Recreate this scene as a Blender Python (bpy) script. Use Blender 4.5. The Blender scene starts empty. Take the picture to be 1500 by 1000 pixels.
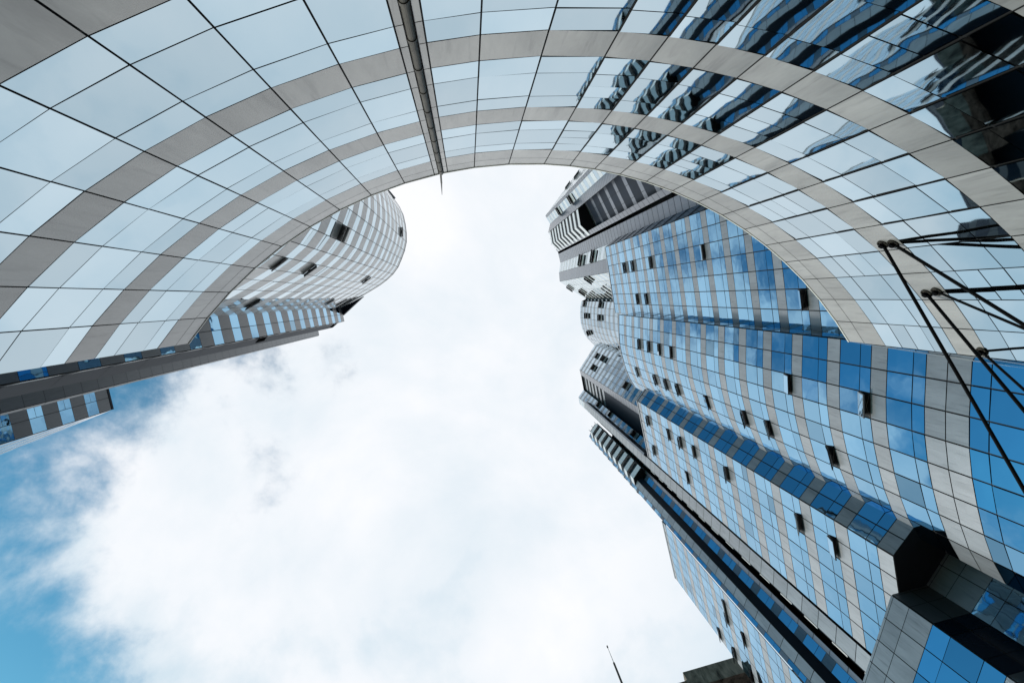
import bpy, math, random
from mathutils import Vector
from mathutils.bvhtree import BVHTree
R = random.Random(7)
C = bpy.context.scene.collection
U = 3.3            # one storey of the glass towers, metres
EYE = 1.6
F, VX, VY, CX, CY = 700.0, 686.0, 437.0, 750.0, 500.0   # lens and zenith of the camera (1500 x 1000 frame)

# ---------------------------------------------------------------- camera basis
n = Vector((VX - CX, -(VY - CY), -F)).normalized()        # world up, in camera axes
bx = (Vector((1, 0, 0)) - n * n.x).normalized()
by = n.cross(bx)

def at(px, py, h):
    """plan point (x, y) seen at (px, py) when it stands h metres above the eye"""
    c = Vector((px - CX, -(py - CY), -F))
    z = c.dot(n)
    return (c.dot(bx) / z * h, c.dot(by) / z * h)

def proj(p):
    x, y, z = p[0], p[1], p[2] - EYE
    c = bx * x + by * y + n * z
    if c.z > -0.01: return None
    return (CX + F * c.x / -c.z, CY - F * c.y / -c.z)

# ---------------------------------------------------------------- materials
def mat(name, base, rough=.5, metal=0., tint=False, noise=None, bump=None, spec=.5, streak=None):
    m = bpy.data.materials.new(name); m.use_nodes = True
    N = m.node_tree.nodes; L = m.node_tree.links
    b = N['Principled BSDF']
    b.inputs['Roughness'].default_value = rough
    b.inputs['Metallic'].default_value = metal
    b.inputs['Specular IOR Level'].default_value = spec
    b.inputs['Base Color'].default_value = (*base, 1)
    if 'aluminium' in name:
        b.inputs['Coat Weight'].default_value = .8; b.inputs['Coat Roughness'].default_value = .22; b.inputs['Coat IOR'].default_value = 1.6
    col = None
    tc = N.new('ShaderNodeTexCoord')
    if noise:
        sc, amt = noise
        t = N.new('ShaderNodeTexNoise'); t.inputs['Scale'].default_value = sc; t.inputs['Detail'].default_value = 8
        t.inputs['Roughness'].default_value = .65; t.inputs['Distortion'].default_value = .4
        mp = N.new('ShaderNodeMapping'); mp.inputs['Scale'].default_value = (1, 1, .3)
        L.new(tc.outputs['Object'], mp.inputs['Vector']); L.new(mp.outputs['Vector'], t.inputs['Vector'])
        r = N.new('ShaderNodeMapRange'); r.inputs['From Min'].default_value = .3; r.inputs['From Max'].default_value = .7
        r.inputs['To Min'].default_value = 1 - amt; r.inputs['To Max'].default_value = 1 + amt * .5
        L.new(t.outputs['Fac'], r.inputs['Value'])
        col = r.outputs['Result']
        if 'aluminium' in name:      # rain streaks and grime
            t2 = N.new('ShaderNodeTexNoise'); t2.inputs['Scale'].default_value = 7; t2.inputs['Detail'].default_value = 5
            mp2 = N.new('ShaderNodeMapping'); mp2.inputs['Scale'].default_value = (1, 1, .12)
            L.new(tc.outputs['Object'], mp2.inputs['Vector']); L.new(mp2.outputs['Vector'], t2.inputs['Vector'])
            r2 = N.new('ShaderNodeMapRange'); r2.inputs['From Min'].default_value = .55; r2.inputs['From Max'].default_value = .75
            r2.inputs['To Min'].default_value = 1.; r2.inputs['To Max'].default_value = .72
            L.new(t2.outputs['Fac'], r2.inputs['Value'])
            mm2 = N.new('ShaderNodeMath'); mm2.operation = 'MULTIPLY'; L.new(col, mm2.inputs[0]); L.new(r2.outputs['Result'], mm2.inputs[1]); col = mm2.outputs[0]
    if tint:
        a = N.new('ShaderNodeAttribute'); a.attribute_name = 'tint'
        if col is None: col = a.outputs['Fac']
        else:
            mm = N.new('ShaderNodeMath'); mm.operation = 'MULTIPLY'
            L.new(col, mm.inputs[0]); L.new(a.outputs['Fac'], mm.inputs[1]); col = mm.outputs[0]
    if col is not None:
        v = N.new('ShaderNodeVectorMath'); v.operation = 'SCALE'
        v.inputs[0].default_value = base
        L.new(col, v.inputs['Scale']); L.new(v.outputs[0], b.inputs['Base Color'])
    if bump:
        sc, dist = bump
        t = N.new('ShaderNodeTexNoise'); t.inputs['Scale'].default_value = sc; t.inputs['Detail'].default_value = 1.5
        t.inputs['Roughness'].default_value = .4
        L.new(tc.outputs['Object'], t.inputs['Vector'])
        bn = N.new('ShaderNodeBump'); bn.inputs['Distance'].default_value = dist; bn.inputs['Strength'].default_value = 1
        L.new(t.outputs['Fac'], bn.inputs['Height']); L.new(bn.outputs['Normal'], b.inputs['Normal'])
    return m

M = {
 'glass_pale': mat('pale_mirror_glass', (.53, .655, .72), .02, 1, True, bump=(.75, .006)),
 'glass_blue': mat('blue_mirror_glass', (.28, .52, .71), .02, 1, True, bump=(.9, .008)),
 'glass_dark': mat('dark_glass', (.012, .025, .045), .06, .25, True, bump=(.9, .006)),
 'glass_steel': mat('steel_mirror_glass', (.40, .54, .64), .03, 1, True, bump=(.9, .008)),
 'panel_warm': mat('warm_grey_aluminium', (.39, .37, .35), .42, .25, True, noise=(1.1, .3)),
 'panel_grey': mat('grey_aluminium', (.30, .305, .325), .42, .25, True, noise=(1.0, .26)),
 'panel_dark': mat('dark_shade_aluminium', (.075, .075, .082), .45, .1, True, noise=(1.0, .2)),  # the drum flank's shade is put into this base; slab and block share it
 'panel_slate': mat('slate_blue_aluminium', (.12, .132, .165), .4, .4, True, noise=(1.0, .14)),
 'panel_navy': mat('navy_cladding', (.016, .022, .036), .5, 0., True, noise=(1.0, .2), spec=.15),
 'panel_white': mat('white_aluminium', (.74, .74, .75), .4, .2, True, noise=(1.0, .06)),
 'cap': mat('cream_parapet_metal', (.8, .77, .7), .4, .1, noise=(1.5, .12)),
 'joint': mat('black_joint', (.008, .008, .009), .7, noise=(2, .2)),
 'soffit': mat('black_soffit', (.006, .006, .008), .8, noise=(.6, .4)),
 'frame': mat('black_window_frame', (.012, .013, .015), .45, noise=(2, .2)),
 'steel': mat('black_steel', (.006, .006, .007), .8, 0., noise=(4, .3), spec=.12),
 'pipe': mat('weathered_pipe', (.10, .088, .07), .5, .4, noise=(7, .5)),
 'concrete': mat('stained_concrete', (.42, .32, .25), .9, noise=(1.1, .9)),
 'ground': mat('paving', (.2, .2, .2), .8, noise=(.5, .2)),
}

# ---------------------------------------------------------------- mesh builder
class MB:
    def __init__(s): s.v = []; s.f = []; s.m = []; s.t = []
    def quad(s, pts, m, t=1.):
        i = len(s.v); s.v += [tuple(p) for p in pts]; s.f.append(tuple(range(i, i + len(pts)))); s.m.append(m); s.t.append(t)
    def box8(s, a, m, t=1.):
        # a: 8 points, bottom loop 0-3, top loop 4-7
        for q in ((3,2,1,0),(4,5,6,7),(0,1,5,4),(1,2,6,5),(2,3,7,6),(3,0,4,7)):
            s.quad([a[k] for k in q], m, t)
    def prism(s, plan, z0, z1, m, t=1.):
        k = len(plan)
        s.quad([(x, y, z1) for x, y in plan], m, t); s.quad([(x, y, z0) for x, y in reversed(plan)], m, t)
        for i in range(k):
            a, b = plan[i], plan[(i + 1) % k]
            s.quad([(*a, z0), (*b, z0), (*b, z1), (*a, z1)], m, t)
    def tube(s, a, b, r, m, seg=12, r2=None):
        a, b = Vector(a), Vector(b); d = (b - a).normalized()
        x = d.orthogonal().normalized(); y = d.cross(x); r2 = r if r2 is None else r2
        A = [a + (x * math.cos(2*math.pi*k/seg) + y * math.sin(2*math.pi*k/seg)) * r for k in range(seg)]
        B = [b + (x * math.cos(2*math.pi*k/seg) + y * math.sin(2*math.pi*k/seg)) * r2 for k in range(seg)]
        for k in range(seg): s.quad([A[k], A[(k+1) % seg], B[(k+1) % seg], B[k]], m)
        s.quad(A[::-1], m); s.quad(B, m)
    def merge(s, o):
        i = len(s.v); s.v += o.v; s.f += [tuple(k + i for k in f) for f in o.f]; s.m += o.m; s.t += o.t
    def build(s, name, parent=None, smooth=False):
        me = bpy.data.meshes.new(name)
        me.from_pydata(s.v, [], s.f)
        names = []
        for k in s.m:
            if k not in names: names.append(k)
        for k in names: me.materials.append(M[k])
        me.polygons.foreach_set('material_index', [names.index(k) for k in s.m])
        at_ = me.attributes.new('tint', 'FLOAT', 'FACE'); at_.data.foreach_set('value', s.t)
        if smooth: me.polygons.foreach_set('use_smooth', [True] * len(s.f))
        me.update()
        o = bpy.data.objects.new(name, me); C.objects.link(o)
        if parent: o.parent = parent
        return o

def thing(name, label, cat, group=None):
    o = bpy.data.objects.new(name, None); C.objects.link(o); o['label'] = label; o['category'] = cat
    if group: o['group'] = group
    return o
def tag(o, label, cat, group=None):
    o['label'] = label; o['category'] = cat
    if group: o['group'] = group
    return o

# ---------------------------------------------------------------- facades
class Bld:
    def __init__(s, name, label, glass, panel, opens=()):
        s.root = thing(name, label, 'building'); s.glass = glass; s.panel = panel
        s.clads = []; s.skip = set(); s.core = MB(); s.win = []; s.opens = list(opens)
BL = []
def new_building(*a, **k):
    b = Bld(*a, **k); BL.append(b); return b

def resample(pts, step):
    """even points along a smooth curve through pts"""
    P = [Vector(p) for p in pts]; P = [P[0]*2 - P[1]] + P + [P[-1]*2 - P[-2]]
    d = []
    for i in range(1, len(P) - 2):
        for k in range(24):
            t = k / 24; a, b, c, e = P[i-1], P[i], P[i+1], P[i+2]
            d.append(.5 * ((2*b) + (c - a)*t + (2*a - 5*b + 4*c - e)*t*t + (3*b - a - 3*c + e)*t**3))
    d.append(P[-2])
    ln = sum((d[i+1] - d[i]).length for i in range(len(d) - 1)); k = max(1, round(ln / step)); st = ln / k
    out = [d[0]]; acc = 0; nx = st
    for i in range(len(d) - 1):
        s = (d[i+1] - d[i]).length
        while nx <= acc + s + 1e-9 and len(out) < k:
            out.append(d[i].lerp(d[i+1], (nx - acc) / s)); nx += st
        acc += s
    out.append(d[-1])
    return [tuple(p) for p in out]

def storeys(zb, zt, pat, off=0., pitch=1.):
    """rows from a repeating storey pattern: pat = [(from, to, kind)] in storeys"""
    out = []
    k = math.floor((zb - off) / pitch) - 1
    while off + k * pitch < zt:
        for a, b, kind in pat:
            z0, z1 = off + (k + a) * pitch, off + (k + b) * pitch
            z0, z1 = max(z0, zb), min(z1, zt)
            if z1 - z0 > .04: out.append((z0, z1, kind, k))
        k += 1
    return out

def facade(B, pts, zb, zt, rows, gv=.05, gh=.03, panel=None, glass=None, unit=U, wave=.008, colw=None, subs=None, yaw=None):
    """clad the wall over the plan polyline pts; rows are (z0, z1, kind, storey) in units above the eye"""
    panel = panel or B.panel; glass = glass or B.glass
    if colw:
        q = []
        for i in range(len(pts) - 1):
            a, b = Vector(pts[i]), Vector(pts[i+1]); k = max(1, round((b - a).length / colw))
            q += [tuple(a.lerp(b, j / k)) for j in range(k)]
        pts = q + [pts[-1]]
    Z = lambda z: z * unit + EYE
    clad = MB(); B.clads.append(clad)
    for ci in range(len(pts) - 1):
        a, b = Vector(pts[ci]), Vector(pts[ci+1])
        t = (b - a).normalized(); nn = Vector((t.y, -t.x))
        if nn.dot(a + b) > 0: nn = -nn
        for mm_ in (B.core, clad): mm_.quad([(*a, Z(zb)), (*b, Z(zb)), (*b, Z(zt)), (*a, Z(zt))], 'joint')
        B.skip.add(len(B.core.f) - 1)
        a2, b2 = a + t * gv / 2 + nn * .04, b - t * gv / 2 + nn * .04
        groups = {}
        for (z0, z1, kind, st) in rows:
            z0 = max(z0, zb); z1 = min(z1, zt)
            if z1 <= z0: continue
            y0, y1 = Z(z0) + gh / 2, Z(z1) - gh / 2
            if y1 - y0 < .05: continue
            if kind == 'g' or kind.startswith('panel') or kind == 'soffit':
                m = panel if kind == 'g' else kind
                clad.quad([(*a2, y0), (*b2, y0), (*b2, y1), (*a2, y1)], m, R.uniform(.86, 1.08))
            elif kind == 'x':
                pass
            else:
                m = glass if kind in 'GS' else kind
                panes = [(0., 1., y0, y1)]
                if subs: panes = subs(ci, st, kind, y0, y1)
                for (u0, u1, w0, w1) in panes:
                    p, q = a2.lerp(b2, u0), a2.lerp(b2, u1)
                    dy = nn * (yaw(ci) if yaw else 0)
                    e = [nn * R.uniform(-wave, wave) for _ in range(3)]
                    e[0] = e[0] + dy; e[1] = e[1] - dy; e[2] = e[2] - dy
                    e.append(e[0] + e[2] - e[1])
                    groups.setdefault(st, []).append((kind, [(*(p + e[0]), w0), (*(q + e[1]), w0), (*(q + e[2]), w1), (*(p + e[3]), w1)], m, R.uniform(.86, 1.06) * (R.uniform(.6, .8) if glass != 'glass_pale' and R.random() < .05 else 1.), nn))
        for st, g in groups.items(): B.win.append(g)

def close_body(B, pts, z0, z1, depth=10., mat_='panel_dark', roof_inset=True):
    """back and roof of the volume behind the plan polyline, so it is solid"""
    back = [tuple(Vector(p) * (1 + depth / Vector(p).length)) for p in pts]
    f = [tuple(Vector(p) * (1 + .01 / Vector(p).length)) for p in pts]
    za, zb_ = z0, z1
    for i in range(len(pts) - 1):
        B.core.quad([(*f[i], zb_), (*f[i+1], zb_), (*back[i+1], zb_), (*back[i], zb_)], mat_)
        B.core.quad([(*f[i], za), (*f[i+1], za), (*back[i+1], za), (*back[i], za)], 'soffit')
        B.core.quad([(*back[i], za), (*back[i+1], za), (*back[i+1], zb_), (*back[i], zb_)], mat_)
    for k in (0, -1):
        B.core.quad([(*f[k], za), (*back[k], za), (*back[k], zb_), (*f[k], zb_)], mat_)

def coping(B, pts, z, h=.25, w=.35, m='panel_grey', out=.08):
    c = MB()
    for i in range(len(pts) - 1):
        a, b = Vector(pts[i]), Vector(pts[i+1]); t = (b - a).normalized(); nn = Vector((t.y, -t.x))
        if nn.dot(a + b) > 0: nn = -nn
        q = [a + nn * out, b + nn * out, b - nn * w, a - nn * w]
        c.box8([(*p, z) for p in q] + [(*p, z + h) for p in q], m)
    return c

def pts_at(l, h): return [at(x, y, h * U) for x, y in l]
def on_ray(tan, d):   # plan point in storeys along the image direction (1, tan) from the zenith
    l = math.hypot(1, tan); return (d / l * U, d * tan / l * U)
# storey patterns
NEAR = [(.146, .46, 'g'), (.46, .69, 'S'), (.69, 1.146, 'G')]
CDP  = [(.13, .46, 'g'), (.46, .70, 'S'), (.70, 1.13, 'G')]
BASE_ROWS = [(6.16, 6.48, 'g', 60), (5.83, 6.16, 'g', 61), (5.58, 5.83, 'S', 62), (4.95, 5.58, 'G', 62), (4.6, 4.95, 'S', 62),
             (4.3, 4.6, 'g', 59), (3.9, 4.3, 'S', 58), (3.2, 3.9, 'G', 58), (2.8, 3.2, 'g', 57), (1.6, 2.8, 'G', 56), (.9, 1.6, 'g', 55), (-.45, .9, 'G', 54)]
def near_rows(zt): return BASE_ROWS + [r for r in storeys(6.48, zt, NEAR)]

# ================================================================ 1 the curved building (ring)
HR = 17.5
rc = (.14695*HR, .58355*HR); rr = .8604*HR
ANG = [-144.88, -140.5, -136.05, -131.43, -126.87, -122.3, -117.8, -113.2, -108.5]
ANG2 = [-98.9, -94.2, -89.32, -85.75, -82.24, -78.6, -74.7, -70.65, -66.58, -62.5, -58.54, -54.5, -50.55, -46.75, -42.64, -38.4, -34.5]
def rp(deg, r=rr): return (rc[0] + r*math.cos(math.radians(deg)), rc[1] + r*math.sin(math.radians(deg)))
ring = new_building('curved_building', 'pale mirror glass building curving in an arc across the top, with grey metal bands', 'glass_pale', 'panel_warm')
rows = []
for k in range(5):
    o = .957 - .198*k
    rows += [(o-.053, o, 'g', 10-k), (o-.091, o-.053, 'G', 10-k-1), (o-.158, o-.091, 'M', 10-k-1), (o-.198, o-.158, 'G', 10-k-1)]
rows += [(.957, .9993, 'panel_warm', 20)]
rows = [(a, b, {'M': 'G'}.get(c, c) if c != 'M' else 'M', s) for a, b, c, s in rows]
rows = [r for r in rows if r[1] > -.05]
SPLIT = {2: 'h', 9: 'v', 11: 'v', 6: 'h', 14: 'v', 13: 'v', 12: 'v', 15: 'v'}
def ring_facade(ang, off, yaw=None):
    def subs(ci, st, kind, y0, y1):
        s = SPLIT.get(ci + off)
        if kind == 'M' and s == 'h': return [(0, 1, y0, (y0+y1)/2 - .012), (0, 1, (y0+y1)/2 + .012, y1)]
        if kind == 'M' and s == 'v' and (ci + st) % 3 == 0: return [(0, 1, y0, y0*.5+y1*.5 - .012), (0, 1, y0*.5+y1*.5 + .012, y1)]
        return [(0, 1, y0, y1)]
    P = [rp(a) for a in ang]
    global M
    facade(ring, P, -.085, 1.0, rows, gv=.035, gh=.024, unit=HR, wave=.005, subs=subs, yaw=yaw)
M['M'] = M['glass_pale']
ring_facade(ANG, -100); ring_facade(ANG2, 0, lambda ci: .019 if 2 <= ci <= 10 else (.012 if ci in (1, 11) else 0.))
# recess with narrow panels at the downpipe
GA = [-108.5, -104.35, -104.0, -103.62]; GB = [-102.95, -102.55, -98.9]
P = [rp(GA[0]), rp(GA[1])]; facade(ring, P, -.085, 1., rows, gv=.035, gh=.024, unit=HR, wave=.003)
P = [rp(GB[1]), rp(GB[2])]; facade(ring, P, -.085, 1., rows, gv=.035, gh=.024, unit=HR, wave=.003)
allg = [(a, b, 'g' , s) for a, b, c, s in rows]
for (a0, a1) in ((-104.35, -103.75), (-103.1, -102.55)):
    facade(ring, [rp(a0), rp(a1)], -.085, 1., allg, gv=.03, gh=.024, unit=HR)
facade(ring, [rp(-103.75, rr+.16), rp(-103.1, rr+.16)], -.085, 1., [(-.085, 1., 'panel_dark', 0)], gv=.01, unit=HR)
full = [rp(-144.88 + i * (110.38/48)) for i in range(49)]
TH = 2.6
for i in range(48):
    a0, a1 = -144.88 + i*(110.38/48), -144.88 + (i+1)*(110.38/48)
    z0, z1 = 0, HR + EYE
    o0, o1 = rp(a0, rr+TH), rp(a1, rr+TH); i0, i1 = rp(a0, rr+.2), rp(a1, rr+.2)
    ring.core.quad([(*o0, z0), (*o1, z0), (*o1, z1), (*o0, z1)], 'panel_dark')
    ring.core.quad([(*i0, z1-.02), (*i1, z1-.02), (*o1, z1-.02), (*o0, z1-.02)], 'panel_dark')
cap = MB()
aa = ANG + [-103.43] + ANG2
for i in range(len(aa)-1):
    a0, a1 = aa[i], aa[i+1]
    q = [rp(a0, rr-.06), rp(a1, rr-.06), rp(a1, rr+.3), rp(a0, rr+.3)]
    cap.box8([(*p, HR+EYE-.03) for p in q] + [(*p, HR+EYE+.03) for p in q], 'cap')
cap.build('parapet_cap', ring.root)
# end walls of the ring, facing along the gap to the towers
e0, e1 = rp(-34.5), at(1299, 513.6, 21.14*U)
e1 = (e0[0] + 6.0, e0[1] + 6.0*.152)
facade(ring, [e0, e1], -.085, .995, rows, gv=.035, gh=.024, unit=HR, colw=1.3)
e0, e1 = rp(-144.88), (rp(-144.88)[0] - 5.0, rp(-144.88)[1] + 5.0*-.10)
# downpipe in the recess
dp = MB(); pr = rr - .02; px_, py_ = rp(-103.43, pr)
dp.tube((px_, py_, 0), (px_, py_, HR+EYE+.05), .075, 'pipe', 16)
z = .8; 
while z < HR + EYE:
    dp.tube((px_, py_, z), (px_, py_, z+.09), .09, 'pipe', 16); z += 1.05
dpo = dp.build('downpipe', ring.root)
br = MB(); z = 1.3
while z < HR + EYE:
    b0 = rp(-103.43, rr+.16); br.tube((px_, py_, z), (*b0, z), .03, 'steel', 6); z += 2.1
br.build('bracket', dpo)
rod = MB(); a = rp(-103.5, rr-.05)
rod.tube((*a, HR+EYE-.1), (a[0]-.05, a[1]+.02, HR+EYE+1.3), .035, 'pipe', 8); rod.tube((a[0]-.05, a[1]+.02, HR+EYE+1.3), (a[0]-.12, a[1]+.1, HR+EYE+3.0), .03, 'pipe', 8, .008)
rod.build('lightning_rod', ring.root)

# ================================================================ 2 near tower: facets A, B, C, D
near = new_building('glass_tower', 'large blue mirror glass tower with grey bands and curved, folded facets filling the right side', 'glass_blue', 'panel_grey',
  opens=[(945,388),(931,389),(917,392),(950,433),(935,437),(1100,359),(1033,372),(1167,437),(1270,590),(1157,563),(935,504),(949,507),(965,511),(982,516),(929,537),(958,548),(974,555),(991,562),(1034,580),(1090,602),(1125,616),(1220,655),(1175,760),(1225,795),(1070,690),(1008,688),(1018,656),(998,645),(981,633),(949,613),(958,650),(1246,873)])
A = pts_at([(887,362),(902,458)], 23.0)
B1 = pts_at([(907,461),(907.3,481),(908,500),(912,522),(921,550),(931,567),(942,568)], 21.14)
Bc = resample(B1[:6], 1.42) 
CD = pts_at([(947,569),(934,587)], 19.5); D_ = pts_at([(934,587),(951,670)], 19.5)
facade(near, A, -.45, 23.0, near_rows(23.0), colw=1.5, gv=.075, gh=.05)
facade(near, [A[1], B1[0]], -.45, 21.14, near_rows(21.14), colw=1.6, panel='panel_warm', glass='glass_steel', gv=.075, gh=.05)
facade(near, Bc, -.45, 21.14, near_rows(21.14), gv=.075, gh=.05)
b_end = B1[6]
facade(near, [Bc[-1], b_end], -.45, 21.14, near_rows(21.14), colw=1.5, gv=.075, gh=.05)
rcd = storeys(7.13, 19.5, CDP)
facade(near, CD, 7.13, 19.5, rcd, colw=1.3, gv=.075, gh=.05)
facade(near, D_, 7.13, 19.5, rcd, colw=1.45, gv=.075, gh=.05)
close_body(near, A, 0, 23.0*U+EYE); close_body(near, [A[1]] + Bc + [b_end], 0, 21.14*U+EYE)
# return side of A towards the dark gap above it
a_up = (A[0][0] + 9.0, A[0][1] + 9.0*-.375 - 1.0)
body = [CD[0], CD[1], D_[1]]
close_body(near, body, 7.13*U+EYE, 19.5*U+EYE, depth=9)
coping(near, A, 23.0*U+EYE, .3).build('coping', near.root)
coping(near, Bc, 21.14*U+EYE, .3).build('coping', near.root)
coping(near, body, 19.5*U+EYE, .3).build('coping', near.root)
side = [A[0], on_ray(-.404, 7.7)]
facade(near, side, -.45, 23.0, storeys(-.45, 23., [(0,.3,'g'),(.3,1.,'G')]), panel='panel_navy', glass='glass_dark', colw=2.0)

# ================================================================ 3 low block under the overhang
low = new_building('entrance_block', 'low block of wide grey panels and deep blue panes in the bottom right corner', 'glass_blue', 'panel_grey')
E_ = [at(x, y, 7.13*U) for x, y in [(1250,1041),(1264,998),(1306,871)]]
E2 = [E_[-1], at(1357,857,7.13*U)]
E3 = [E2[-1], at(1396,795,7.13*U), ]
er = [(7.08,7.13,'g',90),(6.79,7.08,'g',91),(6.39,6.79,'g',92),(6.11,6.39,'S',93),(5.64,6.11,'G',93),(5.36,5.64,'S',93),(5.05,5.36,'g',94),
      (4.6,5.05,'S',95),(4.0,4.6,'G',95),(3.7,4.0,'g',96),(3.2,3.7,'S',97),(2.5,3.2,'G',97),(2.1,2.5,'g',98),(.8,2.1,'G',99),(-.45,.8,'g',100)]
facade(low, E_, -.45, 7.13, er, colw=1.25)
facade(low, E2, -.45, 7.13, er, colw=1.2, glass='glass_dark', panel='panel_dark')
facade(low, E3, -.45, 7.13, er, colw=1.25)
close_body(low, E_ + [E2[1], E3[1]], 0, 7.12*U+EYE, depth=2.0)

# ================================================================ 4 tall back tower
HB = 38.0
back = new_building('tall_tower', 'tall tower with slate strips, white facets and two striped balcony stacks, behind the blue tower', 'glass_blue', 'panel_slate',
  opens=[(846,256),(832,272),(838,292),(822,310),(850,386),(868,384),(858,396),(836,419),(852,425),(857,449),(877,450),(857,466),(877,469),(862,484),(873,521),(884,524),(871,536),(917,560),(875,594),(899,597),(935,622)])
def bk(l): return [at(x, y, HB*U) for x, y in l]
TALL = [(0, .5, 'g'), (.5, 1., 'G')]
tr = storeys(0, HB, TALL)
trM = storeys(0, HB, [(0,.42,'g'),(.42,1.,'G')], pitch=.93)
strip = storeys(-.45, HB, [(0,1.,'g')], pitch=.5)
def seg(l, rows_, **k): 
    p = bk(l); facade(back, p, -.45, HB, rows_, **k); return p
allp = []
r1 = seg([(884,200),(799,316)], tr, glass='glass_pale', panel='panel_white', colw=2.2)
allp += r1
seg([(799,316),(800.6,319)], strip, panel='panel_slate', gv=.02, gh=.1)
seg([(800.6,319),(806,328)], tr, glass='glass_pale', panel='panel_white', colw=1.9)
allp += bk([(799,316),(806,328)])
allp += seg([(806,328),(803,341)], strip, panel='panel_slate', gv=.03, gh=.1)
w0 = bk([(806,336)])[0]; 
def deep(p, k): return (p[0]*k, p[1]*k)
bb = [deep(bk([(803,341)])[0], 1.06), deep(bk([(817,369)])[0], 1.06)]
facade(back, [bk([(803,341)])[0], bb[0]], -.45, HB, strip, panel='panel_navy')
facade(back, bb, -.45, HB, storeys(0, HB, [(0,.3,'panel_slate'),(.3,1.,'panel_navy')], pitch=1.3), glass='glass_dark', colw=1.7)
p_ = seg([(814,365),(817,369)], strip, panel='panel_slate', gv=.02, gh=.1); allp += p_
seg([(818,372),(821,385)], strip, panel='panel_slate', gv=.02, gh=.1)
allp += bk([(818,372),(821,385)])
w1 = seg([(821,385),(819,399)], tr, glass='glass_pale', panel='panel_white', colw=1.7)
seg([(819,399),(820,412)], strip, panel='panel_slate', colw=1.6)
seg([(820,412),(858,438)], tr, glass='glass_pale', panel='panel_white', colw=1.9)
allp += bk([(819,399),(820,412),(858,438)])
xa, xb = bk([(858,438)])[0], bk([(852,441)])[0]
facade(back, [xa, deep(bk([(855,442.5)])[0], 1.02)], -.45, HB, storeys(0, HB, [(0,.35,'panel_white'),(.35,1.,'soffit')]), glass='soffit')
Mc = resample(bk([(852,441),(850.5,448),(850,455),(850.3,466),(852,478),(858,492),(871,506)]), 1.42)
facade(back, Mc, -.45, HB, trM, panel='panel_grey', glass='glass_steel')
allp += Mc
n1 = bk([(871,506),(849,541)])
facade(back, n1, -.45, HB, trM, panel='panel_grey', colw=1.5, glass='glass_steel'); allp += [n1[1]]
seg([(849,541),(851,549)], strip, panel='panel_slate', gv=.02, gh=.1)
sl = [deep(bk([(851,549)])[0], 1.02), deep(bk([(855,571)])[0], 1.02)]
facade(back, sl, -.45, HB, storeys(32, HB, [(0,.45,'panel_grey'),(.45,1.,'soffit')]) + [(-.45, 32, 'panel_navy', 0)])
allp += bk([(851,549)]) + [bk([(855,571)])[0]]
seg([(855,571),(847.5,581.5)], trM, panel='panel_grey', colw=1.5, glass='glass_steel')
seg([(847.5,581.5),(849,591),(865,604)], tr, panel='panel_white', glass='glass_pale', colw=1.5)
allp += bk([(847.5,581.5),(849,591),(865,604)])
# frame strips and the folded strips between the near tower and the outer wing
st_rows = storeys(-.45, HB, [(0,1.,'g')], pitch=.58)
win_rows = storeys(-.45, HB, [(0,.33,'panel_slate'),(.33,.58,'S'),(.58,1.,'G')], pitch=1.02)
H1_, H2_ = 34.5, 32.3
seq = [(.862,11.9,'n',H1_),(.893,11.5,'g',H1_),(.946,11.8,'k',H1_),(.949,13.9,'k',H2_),(.973,14.0,'k',H2_),(.975,12.5,'s',H2_),(.995,12.6,'w',H2_),(1.038,12.69,'n',H2_),(1.082,12.6,'g',H2_),(1.129,12.75,'w',H2_),(1.153,12.82,None,H2_)]
sp = [on_ray(t, d) for t, d, _, _ in seq]
for i in range(len(seq) - 1):
    k = seq[i][2]; hh = seq[i][3]; ln = [sp[i], sp[i+1]]
    if k == 'n': facade(back, ln, -.45, hh, st_rows, panel='panel_navy', gv=.03)
    if k in 'gs': facade(back, ln, -.45, hh, st_rows, panel='panel_slate' if k == 's' else 'panel_grey', gv=.05, gh=.06)
    if k == 'k': facade(back, ln, -.45, hh, [(-.45, hh, 'soffit', 0)], gv=.01)
    if k == 'w': facade(back, ln, -.45, hh, win_rows, gv=.04)
zt_, zb_ = HB*U+EYE, 0
close_body(back, allp[:6] + bb + allp[6:], zb_, zt_, depth=14)
close_body(back, sp[:3], 0, H1_*U+EYE, depth=7); close_body(back, sp[3:], 0, H2_*U+EYE, depth=7)
# louvred rim beside the lower balcony stack
rim = MB()
ra, rb_ = on_ray(.884, 11.3), on_ray(.899, 11.35)
q = [ra, rb_, on_ray(.899, 11.6), on_ray(.884, 11.6)]
rim.prism(q, 22.0*U+EYE, H1_*U+EYE-1, 'panel_slate'); rim.build('corner_fin', back.root)

def balcony_stack(plan, inner, z0, z1, label):
    """striped bay: white balcony bands around a black core, open black underside"""
    st = bpy.data.objects.new('balcony_stack', None); C.objects.link(st); st.parent = back.root; st['label'] = label
    core = MB(); cpl = [tuple(Vector(p).lerp(Vector(inner), .16)) for p in plan]
    core.prism(cpl, z0*U+EYE+.1, z1*U+EYE-.3, 'frame'); core.build('core', st)
    nf = round(z1 - z0); h = (z1 - z0) / nf
    for k in range(nf):
        b = MB(); zz = (z0 + k*h)*U + EYE
        b.prism(plan, zz, zz + h*U*.46, 'panel_white' if k else 'panel_white')
        b.build('balcony', st)
        r = MB()
        for i in range(len(plan)):
            a, c = Vector(plan[i]), Vector(plan[(i+1) % len(plan)])
            for t in (0, .5):
                m_ = a.lerp(c, t).lerp(Vector(inner), .05); r.tube((*m_, zz + h*U*.46), (*m_, zz + h*U), .05, 'frame', 5)
        r.build('posts', st)
    s = MB(); s.prism([tuple(Vector(p).lerp(Vector(inner), .01)) for p in plan], z0*U+EYE-.12, z0*U+EYE-.004, 'soffit'); s.build('soffit', st)
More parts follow.
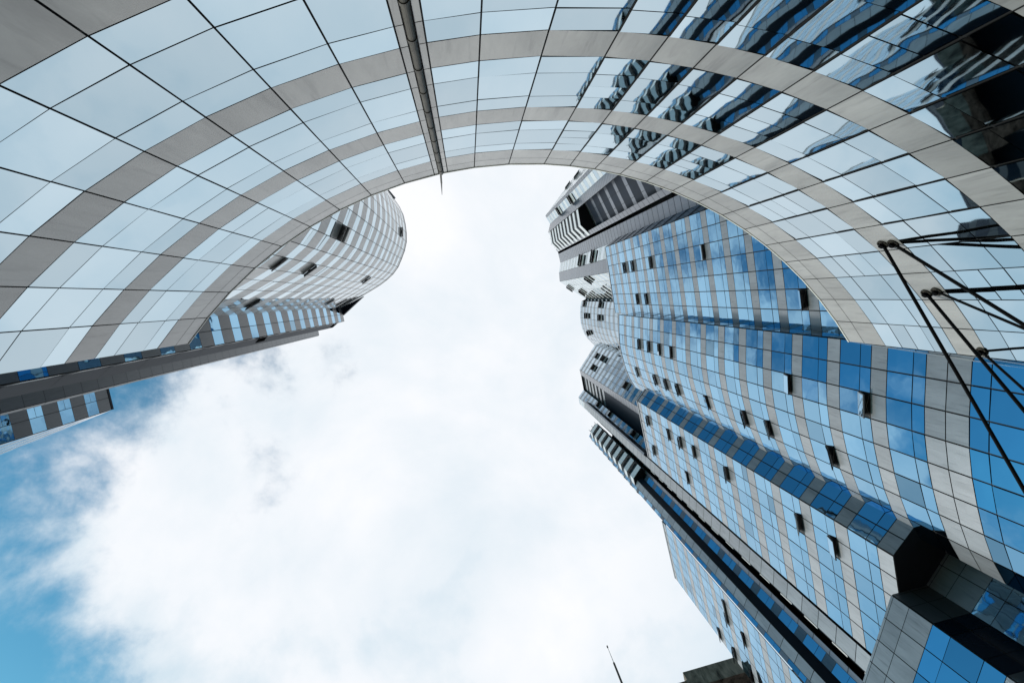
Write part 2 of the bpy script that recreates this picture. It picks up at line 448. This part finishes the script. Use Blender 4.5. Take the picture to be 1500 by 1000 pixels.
S_ = [tuple(Vector(at(857,291,HB*U))/1.37), *bk([(803,341.6),(806,358.8),(816.4,368.8)])]
inn = deep(bk([(812,352)])[0], 1.10)
S_ = S_ + [deep(S_[-1], 1.1), deep(S_[0], 1.07)]
balcony_stack(S_, inn, 27.7, HB, 'striped balcony stack under the arc of the curved building')
Q_ = [at(x, y, 32.3*U) for x, y in [(870,617),(862,629),(866,644),(876,652)]]
Q_ = Q_ + [deep(on_ray(1.13, 13.4), 1.), deep(on_ray(.97, 13.2), 1.)]
inn = tuple(on_ray(1.06, 13.2))
balcony_stack(Q_, inn, 23.1, 32.3, 'lower striped balcony stack against the white sky')

# ================================================================ 5 outer wing Z
wing = new_building('outer_wing', 'pale blue glass wing against the sky, directly above the brown concrete roof edge', 'glass_blue', 'panel_grey',
   opens=[(1069,907),(1095,938),(1077,950),(1102,985),(1057,920),(1048,880)])
Zp = pts_at([(971,764),(990,847)], 19.4)
facade(wing, Zp, -.45, 19.4, near_rows(19.4), colw=1.5, gv=.075, gh=.05)
close_body(wing, Zp, 0, 19.4*U+EYE, depth=8)
coping(wing, Zp, 19.4*U+EYE, .3).build('coping', wing.root)

# ================================================================ 6 left drum tower and its striped flank
drum = new_building('rounded_tower', 'rounded silver striped tower with black open windows, peeking over the left of the curved building', 'glass_blue', 'panel_grey',
   opens=[(497,345),(592,337),(383,386),(408,390),(453,398),(537,412),(371,444),(483,438),(510,441),(290,528),(343,518),(384,508)])
HD = 24.0
Dp = resample([at(x, y, HD*U) for x, y in [(520,262),(545,266),(565.6,279),(580,296),(590.8,316),(595.4,344),(594.4,360),(590.8,371.6),(581,394.6),(563,412.6),(535.6,430),(500,450)]], 1.42)
DR = [(-.06, .39, 'G'), (.39, .94, 'g')]
def dsub(ci, st, kind, y0, y1):
    return [(0, 1, y0, y0*.6+y1*.4-.02), (0, 1, y0*.6+y1*.4+.02, y1)] if ci % 2 else [(0, 1, y0, y1)]
facade(drum, Dp, -.45, HD, storeys(-.45, HD, DR), glass='glass_pale', subs=dsub, panel='panel_warm')
Fp = [at(x, y, HD*U) for x, y in [(500,450),(504.6,470.6)]]
facade(drum, Fp, -.45, HD, storeys(-.45, HD, DR), glass='glass_blue', panel='panel_dark', colw=1.4)  # same panels as the drum; their shade is carried by the darker panel colour
H1 = [Fp[1], at(496,472.8,HD*U), at(488.5,479.4,HD*U)]
facade(drum, H1[:2], -.45, HD-.6, storeys(-.45, HD, [(0,.7,'panel_dark'),(.7,1.,'G')]), glass='glass_blue', colw=1.4)
facade(drum, H1[1:], -.45, HD-.9, storeys(-.45, HD, [(0,1.,'panel_navy')]), colw=1.4)
close_body(drum, Dp + [Fp[1]] + H1[1:], 0, HD*U+EYE-.3, depth=6)
coping(drum, Dp, HD*U+EYE-.25, .25, m='panel_white').build('coping', drum.root)
fin = MB(); fa, fb, fc = at(499,451,HD*U), at(532,434,HD*U), at(502,462,HD*U)
fin.prism([fa, fb, fc], HD*U+EYE+.05, HD*U+EYE+.9, 'panel_navy'); fin.build('roof_screen', drum.root)

# ================================================================ 7 slate slab G behind it, and block K
slab = new_building('slate_slab_tower', 'thin dark panel slab forming the dark band below the striped flank of the rounded tower', 'glass_blue', 'panel_dark',
   opens=())
Gp = [at(x, y, 30*U) for x, y in [(466,484),(467.3,490.5)]]
Gr = storeys(-.45, 30, [(0,1.,'g')], pitch=.5)
facade(slab, Gp, -.45, 30, Gr, panel='panel_dark', gv=.03)
G2 = [Gp[1], at(466.2,491.9,30*U)]
facade(slab, G2, -.45, 30, Gr, panel='panel_dark', gv=.03)
G0 = [at(452,486,30*U), Gp[0]]
facade(slab, G0, -.45, 30, storeys(-.45, 30, [(0,.4,'g'),(.4,1.,'G')]), panel='panel_navy', glass='glass_blue', colw=1.3)
close_body(slab, [G0[0], Gp[0], Gp[1], G2[1]], 0, 30*U+EYE-.05, depth=8)
blk = new_building('side_block', 'block with bright blue windows between dark panels, lowest of the buildings at left edge', 'glass_blue', 'panel_dark')
Kp = [at(x, y, 17.4*U) for x, y in [(155,566),(155.4,569.2),(163,600)]]
def ksub(ci, st, kind, y0, y1):
    return [(0, 1, y0, y1)]
KR = [(0., .46, 'G'), (.46, 1., 'g')]
km = Vector(Kp[1]).lerp(Vector(Kp[2]), .42)
facade(blk, [Kp[1], tuple(km)], -.45, 17.4, storeys(-.45, 17.4, [(-.01,.22,'G'),(.22,.45,'G'),(.45,.99,'g')], off=.41))
facade(blk, [tuple(km), Kp[2]], -.45, 17.4, storeys(-.45, 17.4, [(-.01,.45,'G'),(.45,.99,'g')], off=.41))
L_ = [Kp[2], at(0,666,17.4*U), at(-120,716,17.4*U)]
facade(blk, L_, -.45, 17.4, storeys(-.45, 17.4, [(0,.45,'g'),(.45,1.,'G')], off=.41), glass='glass_steel', panel='panel_grey', colw=1.6)
close_body(blk, [Kp[1], Kp[2]], 0, 17.4*U+EYE, depth=16)
coping(blk, [Kp[1], Kp[2]], 17.4*U+EYE, .3, m='panel_navy').build('coping', blk.root)

# ================================================================ 8 brown concrete building at the bottom
hc = 60.0
conc = thing('concrete_building', 'weathered brown concrete roof edge with a black soffit at the bottom of the photo', 'building')
c0, c1 = at(1000,984,hc), at(1120,949,hc); ta = (Vector(c1) - Vector(c0)).normalized(); no = Vector((-ta.y, ta.x))
if no.dot(Vector(c0)) < 0: no = -no
def slab_(a, b, d0, d1, z0, z1, m, name, ex=0):
    s = MB(); p, q = Vector(a) - ta*ex, Vector(b) + ta*ex
    s.prism([tuple(p + no*d0), tuple(q + no*d0), tuple(q + no*d1), tuple(p + no*d1)], z0, z1, m); return s.build(name, conc)
far1 = tuple(Vector(c1) + ta*.6)
slab_(c0, far1, 0, 1.2, hc+EYE-2.7, hc+EYE, 'concrete', 'fascia')
slab_(c0, far1, 1.2, 24, hc+EYE-1.2, hc+EYE-.12, 'concrete', 'roof_slab')
slab_(c0, far1, 3.7, 23, 0, hc+EYE-1.25, 'panel_navy', 'wall')
d0 = Vector(c0) - ta*.9
slab_(tuple(Vector(c0) - ta*3.0), c0, .6, 22, hc+EYE-3.4, hc+EYE-.8, 'concrete', 'lower_fascia')
# offices south of the square, seen mirrored in the curved wall
south = new_building('south_offices', 'dark office block seen only as a mirror image in the top right panes', 'glass_dark', 'panel_dark')
sq = [(25.0, 82.0), (78.0, 76.0), (81, 95)]
facade(south, sq[:2], -.45, 26.6, storeys(-.45, 26.6, [(0,.4,'g'),(.4,1.,'G')]), colw=2.8)
facade(south, sq[1:], -.45, 26.6, storeys(-.45, 26.6, [(0,.4,'g'),(.4,1.,'G')]), colw=2.8)
close_body(south, sq[:2], 0, 26.6*U+EYE, depth=8)

# ================================================================ 9 pole, tie rods
hp = 14.0
pole = thing('flagpole', 'thin grey pole standing alone against the white sky at the bottom edge', 'pole')
t0 = at(889.5, 946, hp)
m_ = MB(); m_.tube((*t0, 0), (*t0, hp+EYE-.7), .06, 'pipe', 10, .03); m_.build('shaft', pole, True)
m_ = MB(); m_.tube((*t0, hp+EYE-.7), (*t0, hp+EYE), .012, 'cap', 8, .006); m_.tube((*t0, hp+EYE-.06), (*t0, hp+EYE+.02), .022, 'pipe', 8); m_.build('finial', pole)

def wall_pt(px, py):
    """point of the curved wall seen at (px, py)"""
    a, b = at(px, py, 1.)
    A_ = a*a + b*b; B_ = -2*(a*rc[0] + b*rc[1]); C_ = rc[0]**2 + rc[1]**2 - (rr-.06)**2
    s = (-B_ + math.sqrt(B_*B_ - 4*A_*C_)) / (2*A_); return Vector((a*s, b*s, s + EYE))
def tie(p, q, hq, r, label):
    a = wall_pt(*p); e = Vector((*at(*q, hq), hq + EYE))
    m_ = MB(); m_.tube(a, e, r, 'steel', 14)
    o = m_.build('tie_rod', None, True); tag(o, label, 'tie rod', 'black steel tie rods fixed to the curved wall')
    pl = MB(); nn = Vector((rc[0]-a.x, rc[1]-a.y, 0)).normalized(); pl.tube(a - nn*.02, a + nn*.10, .075, 'steel', 12)
    pl.tube(a - nn*.02, a + nn*.025, .15, 'pipe', 16)
    for k_ in range(4):
        q_ = a + Vector((-nn.y, nn.x, 0))*.1*math.cos(k_*math.pi/2+.78) + Vector((0,0,1))*.1*math.sin(k_*math.pi/2+.78); pl.tube(q_, q_ + nn*.05, .018, 'steel', 6); pl.build('anchor_plate', o)
tie((1293,358), (1640,960), 8.0, .043, 'steepest black steel tie rod, from the topmost anchor on the curved wall')
tie((1308,357), (1680,587), 8.0, .043, 'black steel tie rod, upper and flatter of the two from the topmost anchor')
tie((1357,430), (1650,780), 8.0, .043, 'black steel tie rod, steeper of the two from the middle anchor')
tie((1372,427), (1680,557), 8.0, .035, 'thin steel tie rod, flatter of the two from the middle anchor')
tie((1438,515), (1660,714), 8.0, .035, 'thin steel tie rod from the lowest anchor, near the right edge')

# ================================================================ ground
g = MB(); g.quad([(-900,-900,0),(900,-900,0),(900,900,0),(-900,900,0)], 'ground'); go = g.build('ground'); go['kind'] = 'structure'

# ================================================================ windows as parts
def finish():
    V = []; Fc = []
    for B in BL:
        i = len(V); V += B.core.v; Fc += [tuple(k + i for k in f) for f in B.core.f]
    tree = BVHTree.FromPolygons(V, Fc)
    eye = Vector((0, 0, EYE))
    for B in BL:
        sh = MB()
        for i, f in enumerate(B.core.f):
            if i not in B.skip: sh.quad([B.core.v[k] for k in f], B.core.m[i])
        if sh.f: sh.build('roof_and_back', B.root)
        for c_ in B.clads: c_.build('wall', B.root)
        sc = []
        for g in B.win:
            c = sum((Vector(p) for w in g for p in w[1]), Vector()) / (4 * len(g))
            s = 0; pc = proj(c)
            nn = Vector((*g[0][4], 0)); vis = False
            pr_ = [proj(p) for w in g for p in w[1]]
            if pc and all(pr_) and any(-5 < p[0] < 1505 and -5 < p[1] < 1005 for p in pr_):
                d = (c + nn*.1) - eye; h = tree.ray_cast(eye, d.normalized(), d.length)
                if h[0] is None:
                    vis = True
                    for w in g:
                        q = [proj(p) for p in w[1]]
                        s += abs(sum(q[k][0]*q[(k+1)%4][1] - q[(k+1)%4][0]*q[k][1] for k in range(4)))/2
            sc.append([s, vis, pc, g])
        # open the sashes nearest the listed places
        opened = {}
        for o in B.opens:
            best = min((k for k in range(len(sc)) if sc[k][1] and k not in opened and not any(w[2].startswith('panel') for w in sc[k][3][:0])), key=lambda k: (sc[k][2][0]-o[0])**2 + (sc[k][2][1]-o[1])**2, default=None)
            if best is not None and math.dist(sc[best][2], o) < 16: opened[best] = True
        for k in opened:
            g = sc[k][3]; w = min(g, key=lambda w: w[1][0][2])        # lowest pane of the window
            kind, p, m, t, nn = w; nn = Vector((*nn, 0))
            p = [Vector(x) for x in p]; gi = g.index(w)
            if p[2].z - p[0].z > 1.0:                                 # tall pane: open its upper part only
                pass
            h = p[2].z - p[1].z; tilt = math.radians(R.uniform(11, 30)); fm = R.choice(('frame', 'frame', 'panel_white', 'panel_grey')); th = .07
            back_ = [x - nn*.03 for x in p]; g[gi] = (kind, back_, 'frame', 1., g[gi][4])
            top = [p[3] + nn*.03, p[2] + nn*.03]; dz = Vector((0, 0, -math.cos(tilt))) + nn*math.sin(tilt)
            h *= 1.08
            bot = [top[0] + dz*h, top[1] + dz*h]; off = (nn*math.cos(tilt) + Vector((0,0,math.sin(tilt))))*th
            s = MB(); s.box8([bot[0]+off, bot[1]+off, bot[1], bot[0], top[0]+off, top[1]+off, top[1], top[0]], fm)
            for e_ in (0, 1): s.tube(p[e_] + nn*.02, top[1-e_].lerp(bot[1-e_], .75) , .018, 'pipe', 5)
            so = s.build('open_sash', B.root)
            u = (top[1]-top[0]); a = .05/ u.length; L_ = lambda x, y: (top[0].lerp(top[1], x)).lerp(bot[0].lerp(bot[1], x), y) + off*1.06
            s = MB(); s.quad([L_(a,.95), L_(1-a,.95), L_(1-a,.05), L_(a,.05)], m, 1.05); s.build('pane', so)
        order = sorted((k for k in range(len(sc)) if sc[k][0] > 0), key=lambda k: -sc[k][0])
        top_ = set(order[:100]); rest = MB()
        for k in range(len(sc)):
            g = sc[k][3]; mb = MB()
            for kind, p, m, t, _ in g: mb.quad(p, m, t)
            if k in top_: mb.build('window', B.root)
            else: rest.merge(mb)
        if rest.f:
            o = rest.build('window_rows', B.root); o['kind'] = 'stuff'
finish()

# ================================================================ camera
cam = bpy.data.cameras.new('camera'); co = bpy.data.objects.new('camera', cam); C.objects.link(co)
cam.sensor_width = 36; cam.lens = F / 1500 * 36; cam.clip_end = 3000; cam.clip_start = .05
from mathutils import Matrix
Rm = Matrix((bx, by, n)).to_4x4()      # rows: world axes in camera space -> camera to world
co.matrix_world = Matrix.Translation((0, 0, EYE)) @ Rm
bpy.context.scene.camera = co

# ================================================================ light
az, el = math.atan2(.71, -.70), math.radians(21)
sd = Vector((math.cos(az)*math.cos(el), math.sin(az)*math.cos(el), math.sin(el)))
sl_ = bpy.data.lights.new('sun', 'SUN'); sl_.energy = 2.0; sl_.angle = math.radians(11); sl_.color = (1, .95, .88)
so_ = bpy.data.objects.new('sun', sl_); C.objects.link(so_); so_.rotation_euler = sd.to_track_quat('Z', 'Y').to_euler()

w = bpy.data.worlds.new('World'); bpy.context.scene.world = w; w.use_nodes = True
N = w.node_tree.nodes; L = w.node_tree.links; bg = N['Background']; bg.inputs['Strength'].default_value = .1
sky = N.new('ShaderNodeTexSky'); sky.sky_type = 'NISHITA'; sky.sun_disc = False
sky.sun_elevation = el; sky.sun_rotation = math.pi/2 - az; sky.air_density = 1.3; sky.dust_density = .3; sky.ozone_density = 3
tc = N.new('ShaderNodeTexCoord')
def math_(op, a, b=None, c=None, clamp=False):
    m = N.new('ShaderNodeMath'); m.operation = op; m.use_clamp = clamp
    for i, v in enumerate((a, b, c)):
        if v is None: continue
        if hasattr(v, 'is_linked'): L.new(v, m.inputs[i])
        else: m.inputs[i].default_value = v
    return m.outputs[0]
def noise_(sc, det, ro, dist=0., off=(0,0,0)):
    mp = N.new('ShaderNodeMapping'); mp.inputs['Location'].default_value = off; L.new(tc.outputs['Generated'], mp.inputs['Vector'])
    t = N.new('ShaderNodeTexNoise'); t.inputs['Scale'].default_value = sc; t.inputs['Detail'].default_value = det
    t.inputs['Roughness'].default_value = ro; t.inputs['Distortion'].default_value = dist
    L.new(mp.outputs['Vector'], t.inputs['Vector']); return t.outputs['Fac']
def dot_(v):
    d = N.new('ShaderNodeVectorMath'); d.operation = 'DOT_PRODUCT'; L.new(tc.outputs['Generated'], d.inputs[0]); d.inputs[1].default_value = v; return d.outputs['Value']
sd_ = math_('ADD', math_('MULTIPLY', dot_((-1., 0, 0)), .62), math_('MULTIPLY', dot_((-.8, -.6, 0)), .9))
sd_ = math_('MULTIPLY_ADD', math_('MAXIMUM', dot_((-.12, -.993, 0)), 0.), math_('MULTIPLY', math_('POWER', math_('MAXIMUM', dot_((-1., 0, 0)), 0.), 2.), 6.5), sd_)
zen = dot_((0, 0, 1))
lowz = N.new('ShaderNodeMapRange'); lowz.interpolation_type = 'SMOOTHSTEP'; lowz.inputs['From Min'].default_value = .73; lowz.inputs['From Max'].default_value = .6; lowz.inputs['To Min'].default_value = 0.; lowz.inputs['To Max'].default_value = 1.
L.new(zen, lowz.inputs['Value'])
sd_ = math_('MULTIPLY_ADD', lowz.outputs[0], math_('MULTIPLY', math_('MAXIMUM', dot_((-.62, .78, 0)), 0.), .62), sd_)
right_ = math_('MULTIPLY', dot_((.95, -.3, 0)), .84)
left = math_('MAXIMUM', sd_, right_)
n1_ = noise_(4.4, 10, .58, .25, (5.3, .2, 2.4)); n2_ = noise_(7.5, 7, .6, .1, (.3, 5.2, 2.2)); n3_ = noise_(2.6, 8, .55, .2, (7., 2., 1.))
# clear sky opens to the left, cloud cover elsewhere
cov = math_('SUBTRACT', math_('MULTIPLY_ADD', left, -2.5, 1.98), 0.)
x = math_('MULTIPLY_ADD', n1_, 3.0, math_('SUBTRACT', cov, 1.44))
x = math_('MULTIPLY_ADD', math_('SUBTRACT', n2_, .5), 1.7, x)
mr = N.new('ShaderNodeMapRange'); mr.interpolation_type = 'SMOOTHERSTEP'; mr.inputs['From Min'].default_value = -.1; mr.inputs['From Max'].default_value = 1.05
L.new(x, mr.inputs['Value'])
tint = N.new('ShaderNodeMix'); tint.data_type = 'RGBA'; tint.blend_type = 'MULTIPLY'; tint.inputs['Factor'].default_value = 1
L.new(sky.outputs[0], tint.inputs['A']); tint.inputs['B'].default_value = (.56, 1.28, 1.3, 1)
cl = N.new('ShaderNodeMix'); cl.data_type = 'RGBA'; cl.inputs['A'].default_value = (4.6, 6.6, 7.9, 1); cl.inputs['B'].default_value = (9.9, 10.0, 10.3, 1)
mr2 = N.new('ShaderNodeMapRange'); mr2.inputs['From Min'].default_value = .36; mr2.inputs['From Max'].default_value = .62; mr2.inputs['To Min'].default_value = .62; L.new(n3_, mr2.inputs['Value'])
dk = N.new('ShaderNodeMapRange'); dk.inputs['From Min'].default_value = .56; dk.inputs['From Max'].default_value = .76; dk.inputs['To Min'].default_value = .3
L.new(math_('MULTIPLY_ADD', math_('SUBTRACT', n3_, .5), .9, zen), dk.inputs['Value'])
rd = N.new('ShaderNodeMapRange'); rd.interpolation_type = 'SMOOTHSTEP'; rd.inputs['From Min'].default_value = .46; rd.inputs['From Max'].default_value = .74; rd.inputs['To Min'].default_value = 1.; rd.inputs['To Max'].default_value = .35
L.new(math_('MULTIPLY_ADD', n3_, 1.0, math_('SUBTRACT', dot_((.93, .37, 0)), .53)), rd.inputs['Value'])
L.new(math_('MULTIPLY', math_('MULTIPLY', mr2.outputs[0], dk.outputs[0]), rd.outputs[0]), cl.inputs['Factor'])
mx = N.new('ShaderNodeMix'); mx.data_type = 'RGBA'
L.new(mr.outputs[0], mx.inputs['Factor']); L.new(tint.outputs['Result'], mx.inputs['A']); L.new(cl.outputs['Result'], mx.inputs['B'])
L.new(mx.outputs['Result'], bg.inputs['Color'])

sc_ = bpy.context.scene
sc_.view_settings.view_transform = 'Standard'; sc_.view_settings.look = 'None'; sc_.view_settings.exposure = 0; sc_.view_settings.gamma = 1
sc_.cycles.max_bounces = 8; sc_.cycles.glossy_bounces = 5; sc_.cycles.caustics_reflective = False
